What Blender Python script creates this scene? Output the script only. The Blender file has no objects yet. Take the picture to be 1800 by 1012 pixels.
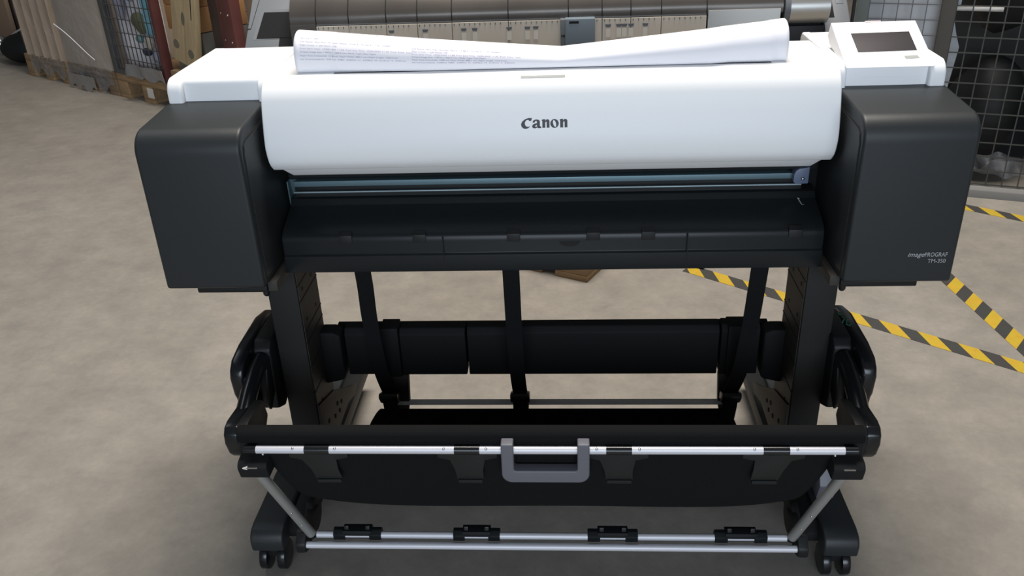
import bpy, bmesh, math, random
from mathutils import Vector, Matrix
from math import sin, cos, pi, radians
random.seed(7)
scene = bpy.context.scene
COL = scene.collection

# ------------------------------------------------------------------ materials
def new_mat(name):
    m = bpy.data.materials.new(name); m.use_nodes = True
    nt = m.node_tree
    return m, nt, nt.nodes['Principled BSDF']
def N(nt, kind, **kw):
    n = nt.nodes.new(kind)
    for k, v in kw.items(): setattr(n, k, v)
    return n
def c4(c): return (c[0], c[1], c[2], 1.0)
def simple(name, col, rough=0.5, metal=0.0, bump=0.0, bscale=400.0, var=0.0, vscale=30.0, spec=0.5, coat=0.0):
    m, nt, p = new_mat(name)
    p.inputs['Base Color'].default_value = c4(col)
    p.inputs['Roughness'].default_value = rough
    p.inputs['Metallic'].default_value = metal
    p.inputs['Specular IOR Level'].default_value = spec
    p.inputs['Coat Weight'].default_value = coat
    tc = N(nt, 'ShaderNodeTexCoord')
    if var > 0:
        no = N(nt, 'ShaderNodeTexNoise'); no.inputs['Scale'].default_value = vscale; no.inputs['Detail'].default_value = 5
        nt.links.new(tc.outputs['Object'], no.inputs['Vector'])
        mx = N(nt, 'ShaderNodeMixRGB'); mx.inputs['Color1'].default_value = c4([v*(1-var) for v in col]); mx.inputs['Color2'].default_value = c4([min(1, v*(1+var)) for v in col])
        nt.links.new(no.outputs['Fac'], mx.inputs['Fac']); nt.links.new(mx.outputs['Color'], p.inputs['Base Color'])
    if bump > 0:
        nb = N(nt, 'ShaderNodeTexNoise'); nb.inputs['Scale'].default_value = bscale; nb.inputs['Detail'].default_value = 3
        nt.links.new(tc.outputs['Object'], nb.inputs['Vector'])
        b = N(nt, 'ShaderNodeBump'); b.inputs['Strength'].default_value = bump; b.inputs['Distance'].default_value = 0.002
        nt.links.new(nb.outputs['Fac'], b.inputs['Height']); nt.links.new(b.outputs['Normal'], p.inputs['Normal'])
    return m
def wood(name, c1, c2, scale=6.0, axis=0):
    m, nt, p = new_mat(name)
    tc = N(nt, 'ShaderNodeTexCoord'); mp = N(nt, 'ShaderNodeMapping')
    s = [14, 14, 14]; s[axis] = 1.2; mp.inputs['Scale'].default_value = s
    no = N(nt, 'ShaderNodeTexNoise'); no.inputs['Scale'].default_value = scale; no.inputs['Detail'].default_value = 8; no.inputs['Roughness'].default_value = .65
    cr = N(nt, 'ShaderNodeValToRGB'); cr.color_ramp.elements[0].color = c4(c1); cr.color_ramp.elements[1].color = c4(c2)
    cr.color_ramp.elements[0].position = .3; cr.color_ramp.elements[1].position = .7
    nt.links.new(tc.outputs['Object'], mp.inputs['Vector']); nt.links.new(mp.outputs['Vector'], no.inputs['Vector'])
    nt.links.new(no.outputs['Fac'], cr.inputs['Fac']); nt.links.new(cr.outputs['Color'], p.inputs['Base Color'])
    p.inputs['Roughness'].default_value = .75
    return m
def film(name, tint, alpha=0.35, rough=0.12):
    # thin crumpled plastic film: part see-through, part glossy
    m, nt, p = new_mat(name)
    p.inputs['Base Color'].default_value = c4(tint); p.inputs['Roughness'].default_value = rough
    p.inputs['Alpha'].default_value = alpha; p.inputs['Specular IOR Level'].default_value = .8
    tc = N(nt, 'ShaderNodeTexCoord'); nb = N(nt, 'ShaderNodeTexNoise'); nb.inputs['Scale'].default_value = 26; nb.inputs['Detail'].default_value = 6
    nt.links.new(tc.outputs['Object'], nb.inputs['Vector'])
    b = N(nt, 'ShaderNodeBump'); b.inputs['Strength'].default_value = .9; b.inputs['Distance'].default_value = .02
    nt.links.new(nb.outputs['Fac'], b.inputs['Height']); nt.links.new(b.outputs['Normal'], p.inputs['Normal'])
    return m

M = {}
M['white'] = simple('white_plastic', (.84, .845, .85), .45, bump=.04, bscale=900)
M['white2'] = simple('white_panel_plastic', (.84, .84, .85), .5)
M['charcoal'] = simple('charcoal_plastic', (.0175, .0205, .0225), .47, bump=.06, bscale=1200, spec=.36)
M['black'] = simple('black_plastic', (.0075, .0082, .009), .48, bump=.03, bscale=900, spec=.3)
M['gloss'] = simple('glossy_black_plastic', (.008, .009, .0105), .22, spec=.4)
M['satin'] = simple('satin_black_plastic', (.0115, .0135, .0148), .33, spec=.24)
M['dark'] = simple('dark_cavity_plastic', (.005, .006, .007), .7, spec=.2)
M['post'] = simple('black_powder_coat', (.0115, .0115, .011), .6, bump=.05, spec=.28)
M['brownmetal'] = simple('warm_dark_steel', (.038, .034, .029), .6, spec=.3)
M['gussetmetal'] = simple('dark_warm_steel', (.026, .024, .021), .6, spec=.3)
M['matte'] = simple('matte_black_plastic', (.0065, .007, .0075), .75, spec=.25)
M['fabric'] = simple('black_cloth', (.0065, .0068, .0072), .95, bump=.3, bscale=700, spec=.15)
M['webbing'] = simple('black_webbing', (.0055, .006, .0068), .9, bump=.4, bscale=500, spec=.2)
M['alu'] = simple('brushed_aluminium', (.60, .60, .64), .45, metal=.2, bump=.02)
M['alud'] = simple('dull_aluminium', (.75, .75, .77), .45, metal=.0)
M['rod'] = simple('grey_steel_rod', (.30, .30, .29), .5, metal=.5)
M['rodsteel'] = simple('dull_guide_steel', (.22, .28, .30), .4, metal=.5)
M['screw'] = simple('bright_screw', (.6, .6, .6), .25, metal=1.0)
M['handle'] = simple('mid_grey_plastic', (.115, .115, .135), .45, bump=.05)
M['steelblue'] = simple('zinc_steel', (.12, .19, .22), .45, metal=.5)
M['bluegrey'] = simple('blue_grey_plastic', (.10, .13, .20), .45)
M['paper'] = simple('printing_paper', (.84, .83, .87), .8, spec=.2)
M['ink'] = simple('pale_ink', (.27, .22, .36), .9)
M['logo'] = simple('logo_black', (.012, .012, .016), .5)
M['silverink'] = simple('silver_print', (.33, .34, .35), .5)
M['screen'] = simple('dark_screen', (.034, .029, .032), .55, spec=.25)
M['label'] = simple('grey_label', (.33, .34, .32), .6)
M['labelpink'] = simple('pale_lamp_window', (.55, .48, .5), .4)
M['green'] = simple('green_marker', (.01, .14, .08), .6)
M['rubber'] = simple('grey_rubber', (.06, .06, .062), .7)
M['seam'] = simple('seam_black', (.004, .004, .004), .8)
M['g_light'] = simple('light_grey_casing', (.135, .148, .16), .5, bump=.04)
M['g_mid'] = simple('mid_grey_casing', (.13, .14, .155), .5, bump=.04)
M['hood'] = simple('smoked_hood', (.12, .108, .098), .30, metal=.5, var=.35, vscale=5)
M['strip'] = simple('beige_platen', (.66, .59, .50), .5, var=.12, vscale=8)
M['striplabel'] = simple('pale_platen_label', (.80, .74, .65), .5)
M['carriage'] = simple('carriage_blue_grey', (.16, .20, .235), .5)
M['silver'] = simple('silver_roll', (.50, .49, .47), .35, metal=.8)
M['bluebtn'] = simple('blue_button', (.02, .09, .24), .4)
M['card'] = simple('brown_cardboard', (.27, .19, .13), .8, var=.2, vscale=4)
M['cardw'] = simple('film_wrapped_cardboard', (.37, .28, .205), .32, bump=.5, bscale=16, var=.18, vscale=5, coat=.4)
M['cardg'] = simple('greyed_cardboard', (.35, .295, .245), .34, bump=.4, bscale=12, var=.15, vscale=4, coat=.4)
M['cardo'] = simple('orange_cardboard', (.34, .175, .07), .7, var=.2, vscale=7)
M['cardd'] = simple('dark_brown_carton', (.07, .045, .035), .8, var=.3, vscale=6)
M['woodl'] = wood('pale_pine', (.36, .27, .15), (.50, .39, .23), 5, 2)
M['woodp'] = wood('pallet_pine', (.21, .13, .065), (.36, .24, .125), 5, 0)
M['woodd'] = wood('weathered_wood', (.15, .10, .06), (.25, .17, .1), 5, 0)
M['wooddark'] = wood('dark_brown_wood', (.05, .033, .025), (.09, .06, .045), 5, 2)
M['hole'] = simple('hole_and_knot_brown', (.13, .115, .085), .9)
M['redpost'] = simple('oxide_red_paint', (.105, .034, .03), .55, var=.25, vscale=14)
M['greypost'] = simple('galvanised_grey', (.085, .088, .09), .5, metal=.3, var=.2, vscale=12)
M['greenpost'] = simple('grey_green_paint', (.085, .10, .095), .55)
M['brownpost'] = simple('brown_grey_paint', (.048, .043, .035), .6, var=.12, vscale=20)
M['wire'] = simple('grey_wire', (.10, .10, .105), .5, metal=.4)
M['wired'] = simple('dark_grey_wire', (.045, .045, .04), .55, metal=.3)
M['rail'] = simple('worn_grey_rail', (.20, .19, .175), .55)
M['board'] = simple('white_board', (.40, .42, .45), .6)
M['bagw'] = simple('white_plastic_sheet', (.82, .80, .84), .4, bump=.5, bscale=20)
M['bagp'] = simple('lilac_grey_bag', (.34, .34, .44), .4, bump=.5, bscale=20)
M['bago'] = simple('olive_cloth', (.13, .14, .07), .8, bump=.5, bscale=30)
M['bagt'] = simple('pale_blue_sheet', (.22, .50, .62), .45, bump=.4, bscale=20)
M['bagq'] = simple('turquoise_bag', (.16, .30, .32), .5, bump=.4, bscale=25)
M['bagc'] = simple('cream_bag', (.55, .50, .42), .6, bump=.4, bscale=25)
M['bagn'] = simple('navy_bag', (.03, .035, .06), .5, bump=.4, bscale=25)
M['bagk'] = simple('black_bag_plastic', (.009, .010, .0105), .62, bump=.4, bscale=14, spec=.3)
M['bagg'] = simple('grey_green_cloth', (.14, .13, .11), .85, bump=.5, bscale=20)
M['film'] = film('clear_film', (.70, .70, .70), .13, .1)
M['filmd'] = film('dense_clear_film', (.30, .31, .33), .38, .15)
M['foil'] = simple('silver_foil', (.36, .36, .37), .22, metal=.7, bump=1.0, bscale=24)
M['lightbar'] = simple('pale_metal_bar', (.62, .60, .56), .4)
M['wall'] = simple('warehouse_wall', (.22, .20, .18), .8, var=.1, vscale=1.0)

def concrete():
    m, nt, p = new_mat('polished_concrete')
    tc = N(nt, 'ShaderNodeTexCoord')
    def noise(s, d, r, mp=None):
        n = N(nt, 'ShaderNodeTexNoise'); n.inputs['Scale'].default_value = s; n.inputs['Detail'].default_value = d; n.inputs['Roughness'].default_value = r
        nt.links.new(tc.outputs['Object'], n.inputs['Vector']); return n
    a = noise(1.1, 6, .6); b = noise(9, 8, .72); c = noise(60, 6, .75)
    r1 = N(nt, 'ShaderNodeValToRGB'); r1.color_ramp.elements[0].position = .32; r1.color_ramp.elements[1].position = .72
    r1.color_ramp.elements[0].color = c4((.250, .230, .201)); r1.color_ramp.elements[1].color = c4((.308, .287, .254))
    nt.links.new(a.outputs['Fac'], r1.inputs['Fac'])
    r2 = N(nt, 'ShaderNodeValToRGB'); r2.color_ramp.elements[0].position = .30; r2.color_ramp.elements[1].position = .70
    r2.color_ramp.elements[0].color = c4((.80, .80, .81)); r2.color_ramp.elements[1].color = c4((1.12, 1.10, 1.08))
    nt.links.new(b.outputs['Fac'], r2.inputs['Fac'])
    r3 = N(nt, 'ShaderNodeValToRGB'); r3.color_ramp.elements[0].position = .3; r3.color_ramp.elements[1].position = .7
    r3.color_ramp.elements[0].color = c4((.93, .93, .93)); r3.color_ramp.elements[1].color = c4((1.06, 1.06, 1.06))
    nt.links.new(c.outputs['Fac'], r3.inputs['Fac'])
    m1 = N(nt, 'ShaderNodeMixRGB', blend_type='MULTIPLY'); m1.inputs['Fac'].default_value = 1
    m2 = N(nt, 'ShaderNodeMixRGB', blend_type='MULTIPLY'); m2.inputs['Fac'].default_value = 1
    nt.links.new(r1.outputs['Color'], m1.inputs['Color1']); nt.links.new(r2.outputs['Color'], m1.inputs['Color2'])
    nt.links.new(m1.outputs['Color'], m2.inputs['Color1']); nt.links.new(r3.outputs['Color'], m2.inputs['Color2'])
    nt.links.new(m2.outputs['Color'], p.inputs['Base Color'])
    p.inputs['Roughness'].default_value = .48; p.inputs['Specular IOR Level'].default_value = .35
    bp = N(nt, 'ShaderNodeBump'); bp.inputs['Strength'].default_value = .12; bp.inputs['Distance'].default_value = .003
    nt.links.new(b.outputs['Fac'], bp.inputs['Height']); nt.links.new(bp.outputs['Normal'], p.inputs['Normal'])
    return m
M['concrete'] = concrete()
def hazard():
    m, nt, p = new_mat('hazard_tape')
    tc = N(nt, 'ShaderNodeTexCoord'); sp = N(nt, 'ShaderNodeSeparateXYZ')
    nt.links.new(tc.outputs['Object'], sp.inputs['Vector'])
    a = N(nt, 'ShaderNodeMath', operation='ADD'); nt.links.new(sp.outputs['X'], a.inputs[0]); nt.links.new(sp.outputs['Y'], a.inputs[1])
    d = N(nt, 'ShaderNodeMath', operation='DIVIDE'); nt.links.new(a.outputs[0], d.inputs[0]); d.inputs[1].default_value = .106
    f = N(nt, 'ShaderNodeMath', operation='FRACT'); nt.links.new(d.outputs[0], f.inputs[0])
    g = N(nt, 'ShaderNodeMath', operation='GREATER_THAN'); nt.links.new(f.outputs[0], g.inputs[0]); g.inputs[1].default_value = .5
    no = N(nt, 'ShaderNodeTexNoise'); no.inputs['Scale'].default_value = 40; no.inputs['Detail'].default_value = 6; nt.links.new(tc.outputs['Object'], no.inputs['Vector'])
    mx = N(nt, 'ShaderNodeMixRGB'); mx.inputs['Color1'].default_value = c4((.62, .42, .035)); mx.inputs['Color2'].default_value = c4((.06, .058, .055))
    nt.links.new(g.outputs[0], mx.inputs['Fac'])
    m2 = N(nt, 'ShaderNodeMixRGB', blend_type='MULTIPLY'); m2.inputs['Fac'].default_value = .35
    nt.links.new(mx.outputs['Color'], m2.inputs['Color1']); nt.links.new(no.outputs['Color'], m2.inputs['Color2'])
    nt.links.new(m2.outputs['Color'], p.inputs['Base Color']); p.inputs['Roughness'].default_value = .5
    return m
M['hazard'] = hazard()

# ------------------------------------------------------------------ mesh builder
class G:
    def __init__(s): s.bm = bmesh.new()
    def poly_extrude(s, pts3, vec):
        vs = [s.bm.verts.new(p) for p in pts3]
        f = s.bm.faces.new(vs)
        r = bmesh.ops.extrude_face_region(s.bm, geom=[f])
        nv = [e for e in r['geom'] if isinstance(e, bmesh.types.BMVert)]
        bmesh.ops.translate(s.bm, verts=nv, vec=vec)
        return s
    def exx(s, yz, x0, x1): return s.poly_extrude([(x0, y, z) for y, z in yz], (x1-x0, 0, 0))
    def exy(s, xz, y0, y1): return s.poly_extrude([(x, y0, z) for x, z in xz], (0, y1-y0, 0))
    def exz(s, xy, z0, z1): return s.poly_extrude([(x, y, z0) for x, y in xy], (0, 0, z1-z0))
    def box(s, x0, x1, y0, y1, z0, z1): return s.exz([(x0, y0), (x1, y0), (x1, y1), (x0, y1)], z0, z1)
    def cyl(s, p0, p1, r, seg=20, r2=None):
        p0 = Vector(p0); p1 = Vector(p1); d = p1-p0
        rot = d.to_track_quat('Z', 'Y').to_matrix().to_4x4()
        mt = Matrix.Translation((p0+p1)/2) @ rot
        bmesh.ops.create_cone(s.bm, cap_ends=True, segments=seg, radius1=r, radius2=r if r2 is None else r2, depth=d.length, matrix=mt)
        return s
    def tube(s, pts, r, seg=12):
        pts = [Vector(p) for p in pts]; rings = []
        for i, p in enumerate(pts):
            t = (pts[min(i+1, len(pts)-1)]-pts[max(i-1, 0)]).normalized()
            a = t.orthogonal().normalized() if i == 0 else (a - t*a.dot(t)).normalized()
            b = t.cross(a)
            rings.append([s.bm.verts.new(p+(a*cos(2*pi*k/seg)+b*sin(2*pi*k/seg))*r) for k in range(seg)])
        for i in range(len(rings)-1):
            for k in range(seg):
                s.bm.faces.new((rings[i][k], rings[i][(k+1) % seg], rings[i+1][(k+1) % seg], rings[i+1][k]))
        s.bm.faces.new(rings[0][::-1]); s.bm.faces.new(rings[-1])
        return s
    def ball(s, c, r, sc=(1, 1, 1), seg=16):
        mt = Matrix.Translation(c) @ Matrix.Diagonal((sc[0], sc[1], sc[2], 1))
        bmesh.ops.create_uvsphere(s.bm, u_segments=seg, v_segments=max(6, seg//2), radius=r, matrix=mt); return s
    def grid(s, fn, nu, nv, closed_u=False):
        V = [[s.bm.verts.new(fn(i/(nu-1), j/(nv-1))) for j in range(nv)] for i in range(nu)]
        for i in range(nu-1):
            for j in range(nv-1):
                s.bm.faces.new((V[i][j], V[i+1][j], V[i+1][j+1], V[i][j+1]))
        return s
    def poly(s, pts):
        s.bm.faces.new([s.bm.verts.new(p) for p in pts]); return s
    def build(s, name, mat, parent=None, bevel=0.0, seg=2, smooth=38, solid=0.0, recalc=True):
        bm = s.bm
        if recalc: bmesh.ops.recalc_face_normals(bm, faces=bm.faces)
        if bevel > 0:
            es = [e for e in bm.edges if len(e.link_faces) == 2 and e.calc_face_angle(0) > radians(28)]
            if es: bmesh.ops.bevel(bm, geom=es, offset=bevel, segments=seg, profile=.6, affect='EDGES', clamp_overlap=True)
        for f in bm.faces: f.smooth = True
        for e in bm.edges:
            e.smooth = not (len(e.link_faces) == 2 and e.calc_face_angle(0) > radians(smooth))
        me = bpy.data.meshes.new(name); bm.to_mesh(me); bm.free()
        me.materials.append(mat if not isinstance(mat, str) else M[mat])
        o = bpy.data.objects.new(name, me); COL.objects.link(o)
        if parent is not None: o.parent = parent
        if solid > 0:
            md = o.modifiers.new('thickness', 'SOLIDIFY'); md.thickness = solid; md.offset = 0
        return o
def thing(name, label, cat, loc=(0, 0, 0), rz=0.0, group=None):
    o = bpy.data.objects.new(name, None); COL.objects.link(o)
    o.empty_display_size = .1; o.location = loc; o.rotation_euler = (0, 0, rz)
    return tag(o, label, cat, group)
def tag(o, label, cat, group=None):
    o['label'] = label; o['category'] = cat
    if group: o['group'] = group
    return o
def struct(o): o['kind'] = 'structure'; return o
def arc(cy, cz, r, a0, a1, n=7):
    return [(cy+r*cos(radians(a0+(a1-a0)*i/(n-1))), cz+r*sin(radians(a0+(a1-a0)*i/(n-1)))) for i in range(n)]
def catmull(P, n):
    out = []; k = len(P)-1
    for i in range(n):
        t = i/(n-1)*k; a = min(int(t), k-1); f = t-a
        p0 = P[max(a-1, 0)]; p1 = P[a]; p2 = P[a+1]; p3 = P[min(a+2, k)]
        out.append(tuple(.5*((2*p1[d])+(-p0[d]+p2[d])*f+(2*p0[d]-5*p1[d]+4*p2[d]-p3[d])*f*f+(-p0[d]+3*p1[d]-3*p2[d]+p3[d])*f**3) for d in range(len(p1))))
    return out
def text_obj(name, s, mat, parent, fn, width=None, height=None, shear=0.0, bold=0.0, align='LEFT'):
    # lettering as a mesh: fn maps flat (u, v) of the lettering onto the surface it is printed on
    cu = bpy.data.curves.new('tmp', 'FONT'); cu.body = s; cu.size = 1; cu.shear = shear; cu.offset = bold; cu.resolution_u = 3
    to = bpy.data.objects.new('tmp', cu); COL.objects.link(to)
    bpy.context.view_layer.update()
    me = bpy.data.meshes.new_from_object(to.evaluated_get(bpy.context.evaluated_depsgraph_get()))
    bpy.data.objects.remove(to); bpy.data.curves.remove(cu)
    xs = [v.co.x for v in me.vertices]; ys = [v.co.y for v in me.vertices]
    x0, x1 = min(xs), max(xs)
    sx = width/(x1-x0) if width else None
    sy = height/.7 if height else sx
    if sx is None: sx = sy
    for v in me.vertices:
        v.co = fn((v.co.x-x0)*sx, v.co.y*sy)
    me.name = name; me.materials.append(M[mat])
    o = bpy.data.objects.new(name, me); COL.objects.link(o); o.parent = parent
    return o

# ------------------------------------------------------------------ camera
def setup_camera():
    yaw, pitch, roll, f = CAMP[3], CAMP[4], CAMP[5], CAMP[6]
    cy, sy = cos(yaw), sin(yaw)
    fwd0 = Vector((sy, cy, 0)); r0 = Vector((cy, -sy, 0))
    fwd = fwd0*cos(pitch)+Vector((0, 0, -sin(pitch))); up = fwd0*sin(pitch)+Vector((0, 0, cos(pitch)))
    right = r0*cos(roll)+up*sin(roll); up2 = up*cos(roll)-r0*sin(roll)
    cam = bpy.data.cameras.new('camera'); co = bpy.data.objects.new('camera', cam); COL.objects.link(co)
    cam.sensor_fit = 'HORIZONTAL'; cam.sensor_width = 36; cam.lens = f/1800*36; cam.clip_start = .02; cam.clip_end = 100
    mt = Matrix((right, up2, -fwd)).transposed().to_4x4(); mt.translation = Vector(CAMP[:3])
    co.matrix_world = mt; scene.camera = co
CAMP = [0.0336, -1.5659, 1.2519, -0.069562, 0.475467, -0.041481, 1519.6649]
setup_camera()

# ------------------------------------------------------------------ setting
g = G(); g.poly([(-12, -6, 0), (12, -6, 0), (12, 12, 0), (-12, 12, 0)]); struct(g.build('floor', 'concrete', recalc=False))
g = G(); g.box(-12, 12, 9.0, 9.2, 0, 6); struct(g.build('wall_back', 'wall'))
g = G(); g.box(-9.2, -9.0, -6, 9.0, 0, 6); struct(g.build('wall_left', 'wall'))
g = G(); g.box(9.0, 9.2, -6, 9.0, 0, 6); struct(g.build('wall_right', 'wall'))

def tape(x0, y0, x1, y1, label, w=.055):
    L = math.hypot(x1-x0, y1-y0); a = math.atan2(y1-y0, x1-x0)
    g = G(); n = int(L/.05)+1
    g.box(0, L, -w/2, w/2, .0004, .0012)
    o = g.build('hazard_tape', 'hazard')
    o.location = (x0, y0, 0); o.rotation_euler = (0, 0, a)
    return tag(o, label, 'floor tape', 'black and yellow hazard tape on the floor')
tape(.428, .988, 1.47, .182, 'long yellow and black hazard tape slanting across floor behind right printer leg')
tape(1.165, 1.40, 1.275, .33, 'yellow and black floor tape running backwards beneath the right grey printer end')
tape(1.30, 1.625, 1.95, 1.13, 'yellow and black floor tape along the base of the right wire cage')
tape(.455, .985, .60, 1.30, 'short yellow tape end joining the long hazard tape under the printer')

# ================================================================== FRONT PRINTER
PR = thing('wide_format_printer', 'white and charcoal wide-format printer on black wheeled stand with cloth paper basket', 'printer')
UX = .0045        # the upper unit sits a few millimetres off the stand centre line
BX = -.003
def U(x): return x+UX
def B(x): return x+BX

# --- side housings
for s in (-1, 1):
    prof = [(-.300, .602), (-.300, .833)] + arc(-.264, .836, .036, 175, 97, 9) + [(-.148, .880), (.19, .884), (.20, .87), (.20, .602)]
    x0, x1 = sorted((U(s*.4735), U(s*.643)))
    h = G().exx(prof, x0, x1).build('side_housing', 'charcoal', PR, bevel=.006, seg=3)
    # panel set into the inward-facing side, with its dark joint
    xi = U(s*.4735)
    pp = [(-.10, .858), (-.195, .857), (-.272, .852)] + [(-.284, .845), (-.289, .83)] + [(-.287, .72), (-.287, .612), (-.10, .612)]
    G().exx(pp, xi-s*.0008, xi+s*.004).build('panel_joint', 'seam', h)
    pq = [(-.10, .855), (-.195, .854), (-.270, .849), (-.281, .843), (-.286, .83), (-.284, .72), (-.284, .615), (-.10, .615)]
    G().exx(pq, xi-s*.0016, xi+s*.004).build('inner_panel', 'charcoal', h)
    x0, x1 = sorted((U(s*.478), U(s*.600)))
    G().box(x0, x1, -.282, .18, .585, .603).build('bottom_plate', 'black', PR, bevel=.003)
    G().cyl((U(s*.488), -.262, .574), (U(s*.488), -.262, .586), .006).ball((U(s*.488), -.262, .574), .006).build('locating_peg', 'black', PR)
    x0, x1 = sorted((U(s*.462), U(s*.482)))
    G().box(x0, x1, -.275, -.10, .584, .602).build('mount_flange', 'brownmetal', PR, bevel=.002)
# model name on the right housing
rh = [o for o in PR.children if o.name.startswith('side_housing')][1]
def on_front(x, z): return lambda u, v: (x+u, -.3006, z+v)
text_obj('model_lettering', 'image', 'silverink', rh, on_front(.5735, .6475), width=.0255, shear=.25, bold=.006)
text_obj('model_lettering', 'PROGRAF', 'silverink', rh, on_front(.5995, .6475), width=.0345, height=.0072, bold=.006)
text_obj('model_lettering', 'TM-350', 'silverink', rh, on_front(.6055, .6365), width=.0275, height=.0068, bold=.004)

# --- inner body
G().box(U(-.4725), U(.4725), -.10, .20, .602, .875).build('main_body', 'dark', PR)

# --- white end covers
for s in (-1, 1):
    xo, xi = s*.638, s*.4685
    x0, x1 = sorted((U(xo), U(xi)))
    prof = [(-.141, .855), (-.141, .906)] + arc(-.130, .907, .011, 180, 95, 6) + [(.085, .922), (.094, .912), (.094, .855)]
    ec = G().exx(prof, x0, x1).build('end_cover', 'white', PR, bevel=.004, seg=3)
    a0, a1 = sorted((U(s*.613), U(s*.6395)))
    rim = [(-.152, .855), (-.152, .890)] + arc(-.126, .894, .026, 172, 100, 8) + [(-.09, .9205), (.086, .9225), (.0945, .912), (.0945, .855)]
    G().exx(rim, a0, a1).build('outer_rim', 'white', ec, bevel=.006, seg=4)
    a0, a1 = sorted((U(s*.4675), U(s*.483)))
    G().exx(rim, a0, a1).build('inner_rim', 'white', ec, bevel=.003, seg=3)

# --- big front cover
cover_prof = [(-.10, .775), (-.10, .86), (.025, .905), (.028, .915), (.012, .9225), (-.155, .9235)] + \
    catmull([(-.155, .9235), (-.178, .9175), (-.1935, .902), (-.2015, .883), (-.209, .858), (-.2160, .826), (-.2150, .806), (-.2080, .787), (-.194, .773)], 26)[1:] + [(-.15, .770)]
def cover_y(z):
    pr = [p for p in cover_prof if p[0] < -.17]
    for (y0, z0), (y1, z1) in zip(pr, pr[1:]):
        if z1 <= z <= z0: return y0+(y1-y0)*(z0-z)/(z0-z1)
    return -.21
fc = G().exx(cover_prof, U(-.4635), U(.4635)).build('front_cover', 'white', PR, bevel=.003, seg=3)
g = G(); vl = [[g.bm.verts.new(p) for p in ((U(-h_), y_, z_), (U(h_), y_, z_))] for h_, y_, z_ in ((.453, -.190, .7745), (.4405, -.163, .752), (.4405, -.130, .752), (.453, -.130, .774))]
for k in range(4): g.bm.faces.new((vl[k][0], vl[k][1], vl[(k+1) % 4][1], vl[(k+1) % 4][0]))
g.bm.faces.new([v[0] for v in vl]); g.bm.faces.new([v[1] for v in vl][::-1])
g.build('cover_lip', 'white', PR, bevel=.002)
# grip mark on the cover top
gz = lambda y: .9235
def grip(u, v):
    t = v
    P = [p for p in cover_prof if p[0] <= -.155]
    y, z = -.181+.004*t, None
    for (y0, z0), (y1, z1) in zip(P, P[1:]):
        if y1 <= y <= y0:
            z = z0+(z1-z0)*(y0-y)/(y0-y1); break
    return (-.035+.0715*u, y-.0004, (z or .917)+.0006)
G().grid(grip, 2, 6).build('grip_mark', 'label', fc, recalc=True)

G().box(-.345, .366, -.1515, -.1475, .9195, .92395).build('cover_joint', 'seam', fc)
# --- maker's lettering on the cover
def logo():
    g = G()
    k = .000933/4
    def pt(x, y):
        z = .842+(885-y)/4*.00094
        return (.002+(x-428)*k, cover_y(z)-.0007, z)
    def P(l): g.poly([pt(*q) for q in l])
    P([(345, 817), (320, 816), (296, 824), (276, 839), (268, 856), (271, 871), (283, 883), (302, 887), (320, 881), (332, 868), (318, 874), (304, 871), (296, 861), (294, 847), (299, 836), (309, 829), (319, 828), (327, 836), (338, 835)])
    def letter_n(dx):
        P([(410+dx, 832), (420+dx, 826), (435+dx, 826), (435+dx, 882), (415+dx, 882), (415+dx, 838)])
        P([(435+dx, 837), (444+dx, 827), (456+dx, 827), (464+dx, 836), (464+dx, 882), (445+dx, 882), (445+dx, 845), (441+dx, 841), (435+dx, 848)])
    P([(378, 838), (390, 829), (398, 838), (398, 870), (409, 876), (406, 883), (388, 884), (378, 876)])
    P([(347, 846), (352, 834), (368, 827), (384, 827), (398, 836), (380, 846), (376, 836), (367, 836), (361, 847)])
    P([(380, 851), (380, 860), (370, 864), (365, 871), (370, 876), (380, 871), (380, 880), (364, 885), (350, 882), (344, 872), (349, 860), (364, 853)])
    letter_n(0); letter_n(123)
    n = 28; ring = []
    for i in range(n):
        a = 2*pi*i/n
        ox, oy = 499+29*cos(a), 855+29*sin(a)
        ix, iy = 10*cos(a), 23*sin(a); r = radians(-16)
        ring.append(((ox, oy), (499+ix*cos(r)-iy*sin(r), 855+ix*sin(r)+iy*cos(r))))
    for i in range(n):
        a, b = ring[i], ring[(i+1) % n]
        P([a[0], b[0], b[1], a[1]])
    return g.build('logo_lettering', 'logo', fc)
logo()

# --- print opening: rails and output guide
g = G()
g.box(U(-.458), U(.458), -.136, -.10, .738, .756)
for i in range(78): 
    x = U(-.452+i*.0117); g.box(x, x+.006, -.139, -.134, .744, .750)
g.build('toothed_bar', 'dark', PR)
G().box(U(-.455), U(.440), -.128, -.10, .7175, .7275).build('carriage_rail', 'steelblue', PR, bevel=.001)
G().box(U(-.455), U(.440), -.124, -.10, .690, .7165).build('rail_backing', 'satin', PR)
G().cyl((U(-.456), -.1295, .7075), (U(.438), -.1295, .7075), .0019, 12).build('guide_rod', 'rodsteel', PR)
g = G().exx([(-.133, .729), (-.133, .722), (-.130, .67), (-.128, .667), (-.105, .70), (-.105, .73)], U(-.4655), U(-.4635))
g.exx([(-.120, .729), (-.110, .69), (-.105, .69), (-.105, .729)], U(-.4655), U(-.452))
g.build('rail_bracket', 'steelblue', PR)
cb = G().exy([(U(.421), .716)] + [(U(.434)+.013*cos(radians(a)), .728+.013*sin(radians(a))) for a in (170, 140, 110, 80)] + [(U(.4465), .743), (U(.4465), .713), (U(.426), .712)], -.142, -.12).build('carriage_end_bracket', 'bluegrey', PR, bevel=.002)
G().ball((U(.436), -.1425, .7225), .0032).build('bracket_screw', 'screw', cb)
guide = [(-.105, .700), (-.132, .696), (-.140, .686), (-.160, .6795)] + catmull([(-.160, .6795), (-.190, .669), (-.2065, .661), (-.2125, .655), (-.2145, .646)], 10)[1:] + \
        [(-.2145, .624), (-.2185, .6215), (-.2185, .5905), (-.10, .5905)]
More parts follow.
